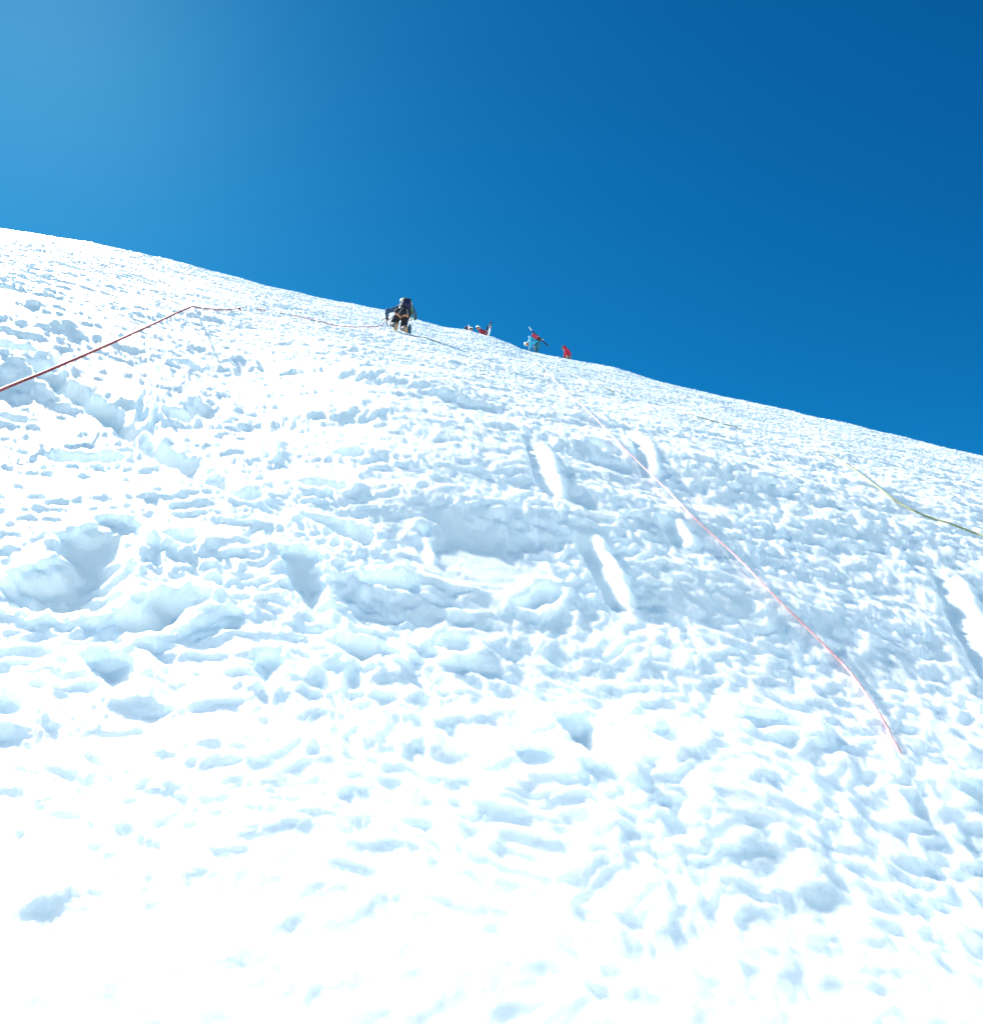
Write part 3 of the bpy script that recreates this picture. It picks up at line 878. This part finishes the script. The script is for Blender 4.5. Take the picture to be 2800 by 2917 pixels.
# ------------------------------------------------------------------ the climber on all fours
def build_climber():
    ox, oy, Z = 1130, 1650, 15.08
    P0, rho = hit_snow(1080 + ox / Z, 840 + oy / Z)
    f = P0.normalized(); slant = P0.length
    r = Vector((f.y, -f.x, 0)).normalized(); u = r.cross(f)
    S = slant / FPX / Z
    def z(x, y, D): return P0 + r * (x - ox) * S + u * (oy - y) * S + f * D
    t = thing('person', 'climber on all fours seen from behind in black trousers and pale green helmet', 'person', P0)
    bpy.context.view_layer.update()
    pel, wai, che, nec, hed = z(975, 850, .38), z(1000, 730, .54), z(1035, 570, .82), z(1040, 460, 1.00), z(1045, 385, 1.12)
    sh = [z(800, 600, .92), z(1320, 520, .92)]
    el = [z(300, 770, .86), z(1465, 720, 1.00)]
    wr = [z(310, 975, 1.05), z(1535, 910, 1.18)]
    hp = [z(850, 890, .38), z(1120, 905, .38)]
    kn = [z(575, 1300, .62), z(1010, 1430, .62)]
    an = [z(680, 1330, .24), z(1105, 1440, .24)]
    heel = [z(775, 1260, .15), z(1145, 1370, .15)]
    toe = [z(690, 1545, .28), z(1130, 1655, .28)]
    hd = [(-r * 0.25 - u * 0.85 + f * 0.45), (r * 0.15 - u * 0.7 + f * 0.7)]
    hn = [(f * -0.6 + u * 0.5 - r * 0.3), (f * -0.6 + u * 0.6 + r * 0.3)]
    th = [r * 1.0, r * -1.0]
    fd = (f * 0.85 + u * 0.15 - r * 0.1); ud = (u * 0.9 - f * 0.25)
    # body
    bm = bmesh.new()
    A = head_shape(bm, hed, fd, ud)
    chain(bm, [(pel, .125), (wai, .115), (che, .135), (nec, .058), (hed - u * .03, .055)])
    for i in (0, 1):
        chain(bm, [(che + (sh[i] - che) * .55 + u * .03, .085), (sh[i], .058), (el[i], .044), (wr[i], .030)])
        hand_shape(bm, wr[i], hd[i], hn[i], th[i], 0.95)
        chain(bm, [(hp[i], .088), (kn[i], .060), (an[i], .042)])
        limb(bm, heel[i] + (toe[i] - heel[i]) * .15, .034, toe[i] - (toe[i] - heel[i]) * .15, .03)
    fused(bm, 'body', M['skin'], t, 0.010, 3)
    eyes(t, hed, A)
    # jacket
    bm = bmesh.new()
    chain(bm, [(wai, .135), (che, .165), (nec, .085)])
    for i in (0, 1):
        chain(bm, [(che + (sh[i] - che) * .5 + u * .02, .115), (sh[i], .085), (sh[i].lerp(el[i], .5), .070), (el[i], .066), (el[i].lerp(wr[i], .6), .056), (wr[i], .046)])
    fused(bm, 'jacket', M['blue'], t, 0.012, 3, 0.014, 10)
    # trousers and seat
    bm = bmesh.new()
    chain(bm, [(z(990, 650, .60), .145), (pel, .150)])
    ball(bm, z(800, 800, .36), .125); ball(bm, z(1185, 810, .36), .125)
    ball(bm, z(850, 860, .30), .115); ball(bm, z(1130, 860, .30), .115)
    for i in (0, 1):
        chain(bm, [(hp[i], .118), (hp[i].lerp(kn[i], .5), .108), (kn[i], .088), (kn[i].lerp(an[i], .35), .076)])
    tr = fused(bm, 'trousers', M['black'], t, 0.012, 3, 0.012, 9)
    # gaiters, boots, crampons
    for i in (0, 1):
        bm = bmesh.new()
        chain(bm, [(kn[i].lerp(an[i], .30), .082), (kn[i].lerp(an[i], .7), .080), (an[i], .068)])
        fused(bm, 'gaiter', M['grey'], t, 0.012, 3, 0.008, 12)
        n = (an[i] - heel[i]); n = (f * 0.6 + u * 0.75 - r * (0.15 if i else 0.35))
        bt, fr = boot(t, an[i], heel[i], toe[i], n, M['rubber'], 0.05)
        crampon(bt, fr, heel[i], toe[i])
        bm = bmesh.new(); hand_shape(bm, wr[i], hd[i], hn[i], th[i], 0.95, 0.006)
        limb(bm, wr[i], .044, wr[i] + (el[i] - wr[i]).normalized() * .09, .052)
        fused(bm, 'glove', M['rubber'], t, 0.009, 2)
    # harness: leg loops and risers lying on the trousers
    bm = bmesh.new()
    for pts in ([(635, 850), (730, 880), (820, 935), (890, 1000), (925, 990)], [(965, 960), (1030, 925), (1100, 915), (1190, 945), (1300, 1010)]):
        w = carry_on(tr, catmull([z(a, b, 0.2) for a, b in pts], 5), f)
        for k in (-1, 0, 1):
            tube(bm, [p - f * .012 + u * k * .016 for p in w], .013, 6)
    lo = finish(bm, 'leg_loop', M['tan'], t)
    bm = bmesh.new()
    for pts in ([(985, 590), (910, 690), (850, 770), (800, 860)], [(1140, 630), (1165, 720), (1180, 810), (1190, 900)]):
        w = carry_on(tr, catmull([z(a, b, 0.2) for a, b in pts], 5), f)
        tube(bm, [p - f * .008 for p in w], .008, 6)
    finish(bm, 'riser_strap', M['piping'], t)
    # helmet with lamp
    hl, HA = helmet(t, hed, fd, ud, M['mint'], r=(0.135, 0.148, 0.135))
    bm = bmesh.new()
    superbox(bm, z(1012, 205, 1.10), Matrix((r, f, u)).transposed(), (.030, .03, .030), 0.7)
    finish(bm, 'helmet_lamp', M['white'], hl)
    bm = bmesh.new()
    tube(bm, [z(960, 200, 1.1), z(985, 262, 1.06), z(1040, 262, 1.06), z(1065, 215, 1.1)], .014, 6)
    finish(bm, 'lamp_strap', M['rubber'], hl)
    # pack
    a = (che - pel).normalized(); a = (u * .42 + f * .9).normalized(); bn = (u * .9 - f * .42).normalized()
    backpack('navy blue rounded backpack on the back of the crawling climber', z(1135, 440, .72), Matrix((r, bn, a)).transposed(), (.145, .105, .19), M['navy'], M['black'])
    # green sling hanging at the right hip
    bm = bmesh.new()
    tube(bm, catmull([z(1335, 540, .62), z(1350, 720, .52), z(1355, 900, .45), z(1370, 1040, .40), z(1395, 1090, .38), z(1412, 1030, .40), z(1400, 900, .44), z(1378, 720, .52), z(1345, 545, .62)], 6), .013, 6, flat=.6)
    tag(finish(bm, 'climbing_sling', M['green']), 'green webbing sling looped at the right hip of the crawling climber', 'sling')
    # metal hardware
    for k, (x, y, c) in enumerate(((1305, 1110, 'bluish steel carabiner hanging just under the green sling'), (1330, 1225, 'steel carabiner hanging lowest beside the right thigh of the crawling climber'))):
        bm = bmesh.new()
        q = z(x, y, .42)
        ring = [q + r * .022 * math.cos(w) + u * .052 * math.sin(w) + f * .012 * math.sin(w) for w in np.linspace(0, 2 * math.pi, 19)]
        tube(bm, ring, .008, 6)
        tag(finish(bm, 'carabiner', M['steel']), c, 'carabiner', 'carabiners on the crawling climber')
    # blue stuff sack trailing by the right leg
    t2 = thing('gear_bag', 'long narrow dark blue gear bag hanging beside the right boot of the crawling climber', 'bag', z(1290, 1650, .5))
    bm = bmesh.new()
    chain(bm, [(z(1310, 1290, .50), .040), (z(1290, 1440, .50), .062), (z(1285, 1560, .50), .062), (z(1285, 1630, .50), .048)])
    fused(bm, 'sack', M['blue'], t2, .010, 3, .010, 14)
    bm = bmesh.new(); tube(bm, [z(1310, 1290, .48), z(1320, 1180, .46), z(1310, 1060, .44)], .007, 6)
    finish(bm, 'hanging_cord', M['piping'], t2)
    # ice axe in the left hand
    g = wr[0] + hd[0].normalized() * .085 - hn[0].normalized() * .035
    t3 = thing('ice_axe', 'ice axe held in the left hand of the crawling climber', 'ice axe', g)
    sdv = (f * .80 - u * .42 + r * .05).normalized()
    bm = bmesh.new(); limb(bm, g - sdv * .02, .015, g + sdv * .46, .011, 10)
    finish(bm, 'shaft', M['brown'], t3)
    bm = bmesh.new()
    tube(bm, catmull([g - sdv * .02 + r * .07 + u * .01, g - sdv * .03, g - sdv * .03 - r * .08 + u * .005, g - sdv * .02 - r * .15 - u * .045], 5), .014, 6, flat=.55)
    finish(bm, 'axe_head', M['brown'], t3)
    return z(640, 930, .30), z

climber_tie, climber_z = build_climber()

# ------------------------------------------------------------------ the people at the crest
def stand(px, py, drop):
    """frame for a figure behind the crest whose feet are `drop` metres below the sight line"""
    d = ray(px, py); hl = math.hypot(d.x, d.y)
    tx, ty, te = d.x / hl, d.y / hl, d.z / hl
    rr = np.linspace(36.5, 47, 600)
    s = surface(tx * rr, ty * rr, True)
    gap = te * rr - s[:, 2]
    k = np.where((gap >= drop) & (rr > 37.4))[0]
    rho = rr[k[0]] if len(k) else rr[-1]
    P = Vector((tx * rho, ty * rho, te * rho))
    return P, Vector((ty, -tx, 0)), Vector((0, 0, 1)), Vector((tx, ty, 0)), P.length, hl

def figure(spec, label):
    """a walker from joints measured in a side or front view; spec holds joints as (x, y, depth) in view pixels and metres"""
    ox, oy, Z, px, py = spec['origin']
    P, r, u, f, slant, cosel = stand(px, py, spec['drop'])
    S = slant / FPX / Z
    SV = S / cosel
    def z(x, y, D=0.0): return P + r * (x - ox) * S + u * (oy - y) * SV + f * D
    t = thing('person', label, 'person', z(spec['an'][0][0], oy, 0) - u * spec['drop'])
    bpy.context.view_layer.update()
    J = {k: z(*spec[k]) for k in ('pel', 'wai', 'che', 'nec', 'hed')}
    pair = {k: [z(*q) for q in spec[k]] for k in ('sh', 'el', 'wr', 'hp', 'kn', 'an')}
    fx, fu, ff = spec['face']
    fd = (r * fx + u * fu + f * ff).normalized()
    ux, uu, uf = spec['crown']
    ud = (r * ux + u * uu + f * uf).normalized()
    tx_, tf_ = spec['toes']
    td = (r * tx_ + f * tf_).normalized()
    side = u.cross(td)
    toes, heels = [], []
    for i in (0, 1):
        a = pair['an'][i]
        h = a - u * .085 - td * .07; heels.append(h); toes.append(h + td * .285)
    bm = bmesh.new()
    A = head_shape(bm, J['hed'], fd, ud)
    chain(bm, [(J['pel'], .125), (J['wai'], .112), (J['che'], .130), (J['nec'], .058), (J['hed'] - ud * .03, .054)])
    for i in (0, 1):
        sh, el, wr = pair['sh'][i], pair['el'][i], pair['wr'][i]
        chain(bm, [(J['che'].lerp(sh, .5), .085), (sh, .056), (el, .043), (wr, .029)])
        d = (wr - el).normalized()
        hn = (-fd + d * fd.dot(d))
        hand_shape(bm, wr, d, hn if hn.length > .1 else r, td, 0.5)
        chain(bm, [(pair['hp'][i], .088), (pair['kn'][i], .059), (pair['an'][i], .042)])
        limb(bm, heels[i] + td * .05 + u * .045, .034, toes[i] - td * .06 + u * .035, .03)
    fused(bm, 'body', M['skin'], t, 0.011, 3)
    eyes(t, J['hed'], A)
    bm = bmesh.new()
    chain(bm, [(J['pel'].lerp(J['wai'], .35), .150), (J['wai'], .145), (J['che'], .160), (J['nec'], .085)])
    for i in (0, 1):
        sh, el, wr = pair['sh'][i], pair['el'][i], pair['wr'][i]
        chain(bm, [(J['che'].lerp(sh, .5), .110), (sh, .082), (sh.lerp(el, .5), .070), (el, .066), (wr, .048)])
    for q in spec.get('bumps', ()):
        ball(bm, z(q[0], q[1], q[2]), q[3])
    fused(bm, 'jacket', spec['jacket'], t, 0.013, 3, 0.013, 10)
    bm = bmesh.new()
    chain(bm, [(J['pel'], .138), (J['pel'].lerp(J['wai'], .3), .135)])
    for i in (0, 1):
        chain(bm, [(pair['hp'][i], .112), (pair['hp'][i].lerp(pair['kn'][i], .5), .10), (pair['kn'][i], .084), (pair['an'][i], .074)])
    fused(bm, 'trousers', spec['trousers'], t, 0.013, 3, 0.011, 9)
    for i in (0, 1):
        boot(t, pair['an'][i], heels[i], toes[i], u, M['rubber'], 0.08)
        el, wr = pair['el'][i], pair['wr'][i]
        d = (wr - el).normalized(); hn = (-fd + d * fd.dot(d))
        bm = bmesh.new(); hand_shape(bm, wr, d, hn if hn.length > .1 else r, td, 0.5, 0.006)
        limb(bm, wr, .042, wr - d * .06, .05)
        fused(bm, 'glove', spec.get('gloves', M['rubber']), t, 0.010, 2)
    if spec.get('helmet'):
        helmet(t, J['hed'], fd, ud, spec['helmet'])
    if spec.get('hood'):
        bm = bmesh.new()
        fd2 = fd; sd2 = ud.cross(fd).normalized()
        AA = Matrix((sd2, fd, fd.cross(sd2))).transposed()
        ball(bm, J['hed'] + AA @ Vector((0, -0.035, 0.035)), (.105, .105, .112), AA, 18)
        limb(bm, J['hed'] + AA @ Vector((0, -0.075, -0.03)), .085, J['nec'], .095)
        fused(bm, 'hood', spec['hood'], t, 0.012, 3, 0.008, 12)
    if spec.get('goggles'):
        goggles(t, J['hed'], fd, ud, spec['goggles'][0], M['lens'], spec['goggles'][1])
    return z, r, u, f, S, SV

# turquoise jacket, bent double under a red pack with skis
z4, r4, u4, f4, S4, SV4 = figure(dict(
    origin=(880, 1580, 19.6, 1485 + 880 / 19.6, 920 + 1580 / 19.6), drop=0.50,
    pel=(930, 1200, 0), wai=(830, 1090, 0), che=(610, 950, 0), nec=(430, 1070, 0), hed=(335, 1185, 0),
    sh=[(530, 930, -.17), (530, 930, .17)], el=[(540, 1200, -.20), (500, 1230, .22)], wr=[(525, 1440, -.14), (470, 1450, .16)],
    hp=[(930, 1235, -.10), (935, 1235, .10)], kn=[(740, 1500, -.14), (840, 1520, .13)], an=[(905, 1840, -.13), (1000, 1860, .13)],
    face=(-.62, -.75, -.15), crown=(-.75, .60, 0), toes=(-1, 0), bumps=[(490, 830, -.05, .085), (560, 830, 0, .10)],
    jacket=M['turq'], trousers=M['teal'], helmet=M['white']), 'person in a turquoise jacket bending double under a red backpack with skis')
a4 = (z4(610, 950) - z4(930, 1200)).normalized(); n4 = (r4 * .62 + u4 * .78); n4 = (n4 - a4 * n4.dot(a4)).normalized()
A4 = Matrix((a4.cross(n4) * -1, n4, a4)).transposed()
A4 = Matrix((n4.cross(a4), n4, a4)).transposed()
backpack('red backpack with charcoal base on the back of the person in turquoise', z4(800, 890, 0) + n4 * .055, A4, (.17, .125, .215), M['redpack'], M['redpack'], lower=M['charcoal'])
for k, (dx, dy, lab) in enumerate(((0, 0, 'black ski with pale edge strapped on the red backpack, nearer the camera'), (14, -22, 'black ski strapped on the red backpack, behind its partner'))):
    ski(lab, z4(440 + dx, 290 + dy, -.05 + .11 * k), z4(1500 + dx, 1330 + dy, -.05 + .11 * k), (n4 + f4 * -.9).normalized(), M['skiblack'], M['skiwhite'] if k == 0 else M['skiblack'], 'skis on the red backpack', 0.10, bindat=0.42)
bm = bmesh.new()
tube(bm, catmull([z4(620, 1380, -.24), z4(690, 1385, -.26), z4(745, 1440, -.27), z4(765, 1550, -.27), z4(750, 1620, -.26)], 6), .013, 6)
tag(finish(bm, 'sling', M['piping']), 'pale cord hanging in a loop by the knee of the person in turquoise', 'cord')

# red jacket, upright behind the crest
figure(dict(
    origin=(1100, 1240, 23.5, 1570 + 1100 / 23.5, 970 + 1240 / 23.5), drop=0.86,
    pel=(1170, 1130, 0), wai=(1160, 970, 0), che=(1090, 760, 0), nec=(965, 590, 0), hed=(885, 500, 0),
    sh=[(1010, 660, -.17), (1060, 680, .17)], el=[(945, 880, -.20), (960, 900, .20)], wr=[(890, 1060, -.15), (880, 1080, .15)],
    hp=[(1170, 1170, -.10), (1175, 1170, .10)], kn=[(1110, 1590, -.11), (1160, 1600, .11)], an=[(1160, 1990, -.11), (1220, 2000, .11)],
    face=(-.90, -.40, -.15), crown=(-.35, .93, 0), toes=(-1, 0), bumps=[(1180, 860, 0, .13)],
    jacket=M['red'], trousers=M['greytr'], hood=M['red'], goggles=(M['greytr'], 0.15)), 'person in a red hooded jacket and grey trousers looking down, standing alone at the right')

# maroon jacket, helmeted, skis upright on the back
z3, r3, u3, f3, S3, SV3 = figure(dict(
    origin=(1000, 930, 18.8, 1320 + 1000 / 18.8, 900 + 930 / 18.8), drop=1.05,
    pel=(1210, 1190, 0), wai=(1150, 1060, 0), che=(1030, 900, 0), nec=(880, 770, 0), hed=(800, 665, 0),
    sh=[(970, 850, -.17), (980, 850, .17)], el=[(930, 1080, -.2), (930, 1080, .2)], wr=[(850, 1250, -.15), (850, 1250, .15)],
    hp=[(1210, 1230, -.10), (1215, 1230, .10)], kn=[(1090, 1520, -.11), (1150, 1540, .11)], an=[(1180, 1830, -.11), (1250, 1840, .11)],
    face=(-.55, -.35, -.75), crown=(-.15, .97, -.1), toes=(-1, 0),
    jacket=M['maroon'], trousers=M['black'], helmet=M['white'], goggles=(M['rubber'], 0.0)), 'person in a maroon jacket and white helmet leaning left, half hidden behind the crest')
a3 = (z3(1030, 900) - z3(1210, 1190)).normalized(); n3 = (r3 * .8 + u3 * .6); n3 = (n3 - a3 * n3.dot(a3)).normalized()
backpack('dark maroon backpack on the leaning person in maroon', z3(1180, 960, .0), Matrix((n3.cross(a3), n3, a3)).transposed(), (.14, .09, .17), M['maroon'], M['charcoal'])
ski('white ski with black tip and white star mark standing upright on the maroon pack', z3(1470, 360, -.06), z3(1215, 1640, -.06), (f3 * -1 + r3 * .25), M['skiwhite'], M['skiblack'], 'skis on the maroon pack', 0.135, emblem=True, bindat=.35, bandmat=M['skired'])
ski('black ski with a dull red tip band standing shorter beside the white ski', z3(1265, 515, .05), z3(1175, 1640, .05), (f3 * -1 + r3 * .25), M['skiblack'], M['skiblack'], 'skis on the maroon pack', 0.105, bindat=.35, bandmat=M['skired'])

# only the helmet shows above the snow
z2, r2, u2, f2, S2, SV2 = figure(dict(
    origin=(405, 800, 18.8, 1320 + 405 / 18.8, 900 + 800 / 18.8), drop=1.45,
    pel=(410, 1400, 0), wai=(408, 1250, 0), che=(406, 1020, 0), nec=(405, 840, 0), hed=(405, 730, -.02),
    sh=[(240, 960, 0), (570, 960, 0)], el=[(210, 1220, -.05), (600, 1220, -.05)], wr=[(240, 1400, -.18), (570, 1400, -.18)],
    hp=[(320, 1430, 0), (500, 1430, 0)], kn=[(310, 1750, -.06), (510, 1750, -.06)], an=[(310, 2060, .03), (510, 2060, .03)],
    face=(-.1, -.15, -1), crown=(0, 1, -.1), toes=(0, -1),
    jacket=M['black'], trousers=M['black'], helmet=M['white'], goggles=(M['rubber'], 0.0)), 'person showing only a white helmet with dark goggles above the crest')
A2 = Matrix((r2, f2, u2)).transposed()
backpack('black and red backpack behind the left-hand white helmet', z2(215, 690, .26), A2, (.13, .10, .20), M['charcoal'], M['redpack'])
ski('short white ski tip sticking up beside the left-hand white helmet', z2(300, 430, .13), z2(215, 1650, .13), (f2 * -1 - r2 * .3), M['skiwhite'], M['skiwhite'], 'skis on the black and red pack', 0.075, bindat=.3)

# ------------------------------------------------------------------ ropes
def px_spline(pts, step=9.0):
    out = []
    P = [Vector((a, b)) for a, b in pts]
    for p in catmull(P, 12):
        if not out or (p - out[-1]).length > step: out.append(p)
    out.append(P[-1])
    return out

def first_snow(px, py):
    """where a sight line first touches the detailed snow"""
    _, r0 = hit(px, py)
    n = int(min(1600, max(300, (0.45 * r0) / 0.012)))
    p, r = march(px, py, relief, np.linspace(max(0.4, r0 * 0.72), min(38.5, r0 * 1.2), n))
    return r, p / r

def rope(name, runs, rad, mat, label, head=None, tail=None, group=None):
    """runs: (points along the cord as seen by the photographer, 'on' or 'under'); the cord bridges the hollows and lies on the crests"""
    path = []
    for pts, how in runs:
        sp = px_spline(pts, 6.0)
        hits = [first_snow(p.x, p.y) for p in sp]
        rho = np.array([h[0] for h in hits])
        w = 14 if how == 'taut' else 3
        pad = np.pad(rho, w, mode='edge')
        low = np.min(np.stack([pad[k:k + len(rho)] for k in range(2 * w + 1)]), 0)
        low = np.convolve(np.pad(low, w, mode='edge'), np.ones(2 * w + 1) / (2 * w + 1), 'valid')
        low = np.minimum(low, rho)
        low = np.convolve(np.pad(low, 1, mode='edge'), np.ones(3) / 3, 'valid')
        for r0, (_, t) in zip(low, hits):
            q = t * r0
            path.append(q + NRM * (-0.22 if how == 'under' else (-rad * 0.8 if how == 'half' else rad * 0.3)))
    if head: path = head + path
    if tail: path = path + tail
    path = [path[0]] + [(path[i - 1] + path[i] * 2 + path[i + 1]) / 4 for i in range(1, len(path) - 1)] + [path[-1]]
    bm = bmesh.new(); tube(bm, path, rad, 8)
    return tag(finish(bm, name, mat), label, 'rope')

M_red = rope_material('red_rope_sheath', (0.30, 0.028, 0.035), (0.42, 0.12, 0.12))
M_pink = rope_material('pink_rope_sheath', (0.66, 0.30, 0.33), (0.80, 0.66, 0.66))
M_green = rope_material('olive_rope_sheath', (0.26, 0.28, 0.11), (0.36, 0.37, 0.19))
M_dark = rope_material('dark_rope_sheath', (0.07, 0.055, 0.06), (0.20, 0.12, 0.12))

rope('red_rope', [([(-700, 1420), (-420, 1298), (-200, 1201), (0, 1112), (150, 1051), (300, 986), (420, 931), (500, 893), (548, 873)], 'taut'), ([(551, 873), (575, 877), (620, 882), (660, 881), (688, 877)], 'on'), ([(689, 877), (710, 879), (726, 880)], 'under'), ([(727, 880), (742, 882), (757, 883)], 'on'),
                  ([(758, 883), (775, 887), (789, 890)], 'under'), ([(790, 891), (801, 893), (812, 893)], 'on'), ([(813, 893), (822, 894)], 'under'),
                  ([(823, 895), (850, 901), (875, 907), (900, 912)], 'on'), ([(901, 912), (920, 918), (940, 923)], 'on'),
                  ([(941, 924), (965, 929), (1000, 931), (1040, 931), (1070, 930), (1090, 926)], 'on')], 0.0105, M_red,
     'dark red rope stretched from the left edge up to the crawling climber',
     tail=[climber_z(200, 1270, .30), climber_z(330, 1190, .32), climber_z(480, 1085, .32), climber_z(580, 990, .30), climber_tie])
rope('pink_rope', [([(1548, 1044), (1576, 1078), (1606, 1112), (1670, 1166), (1747, 1246), (1810, 1309), (1906, 1402), (1983, 1482), (2100, 1589), (2212, 1705), (2323, 1814),
                     (2409, 1902), (2457, 1965), (2502, 2032), (2530, 2080)], 'on'), ([(2533, 2085), (2550, 2114), (2569, 2148)], 'half'), ([(2571, 2151), (2620, 2250), (2680, 2370)], 'under'),
                   ([(2683, 2376), (2725, 2450), (2765, 2495), (2800, 2520)], 'under'), ([(2805, 2524), (2860, 2580)], 'under')], 0.0055, M_pink, 'pale pink rope running down the snow from the crest to the lower right')
rope('olive_rope', [([(1590, 1042), (1638, 1070), (1700, 1095), (1753, 1118)], 'on'), ([(1755, 1119), (1850, 1145), (1952, 1174)], 'under'), ([(1954, 1175), (2040, 1201), (2098, 1216), (2124, 1225)], 'half'),
                    ([(2126, 1226), (2220, 1250), (2325, 1276)], 'under'),
                    ([(2327, 1277), (2375, 1300), (2429, 1335), (2493, 1383), (2563, 1434), (2633, 1469), (2710, 1494), (2800, 1528), (2900, 1570)], 'on')], 0.0085, M_green,
     'olive green rope lying across the snow on the right')
rope('dark_rope', [([(1122, 941), (1150, 951), (1170, 955), (1183, 958), (1210, 961), (1227, 967), (1243, 973), (1256, 977)], 'on')], 0.0075, M_dark,
     'thin dark rope trailing to the right from the boots of the crawling climber')
# added grey stake standing in for the small shadow where the red rope dips
p, _ = hit_snow(681, 888)
t = thing('shadow_mark_stake', 'grey stake added in place of a small shadow mark where the red rope drops into the snow', 'stand-in stake', p)
bm = bmesh.new()
up = (NRM + Vector((0, 0, .4))).normalized()
tube(bm, [p - up * .12, p + up * .10], .016, 6, flat=.6)
finish(bm, 'stake', M['steel'], t)
bm = bmesh.new()
q = p + up * .085
tube(bm, [q + Vector((1, 0, 0)) * .02 * math.cos(w) + up * .035 * math.sin(w) for w in np.linspace(0, 2 * math.pi, 15)], .006, 6)
finish(bm, 'clip', M['steel'], t)
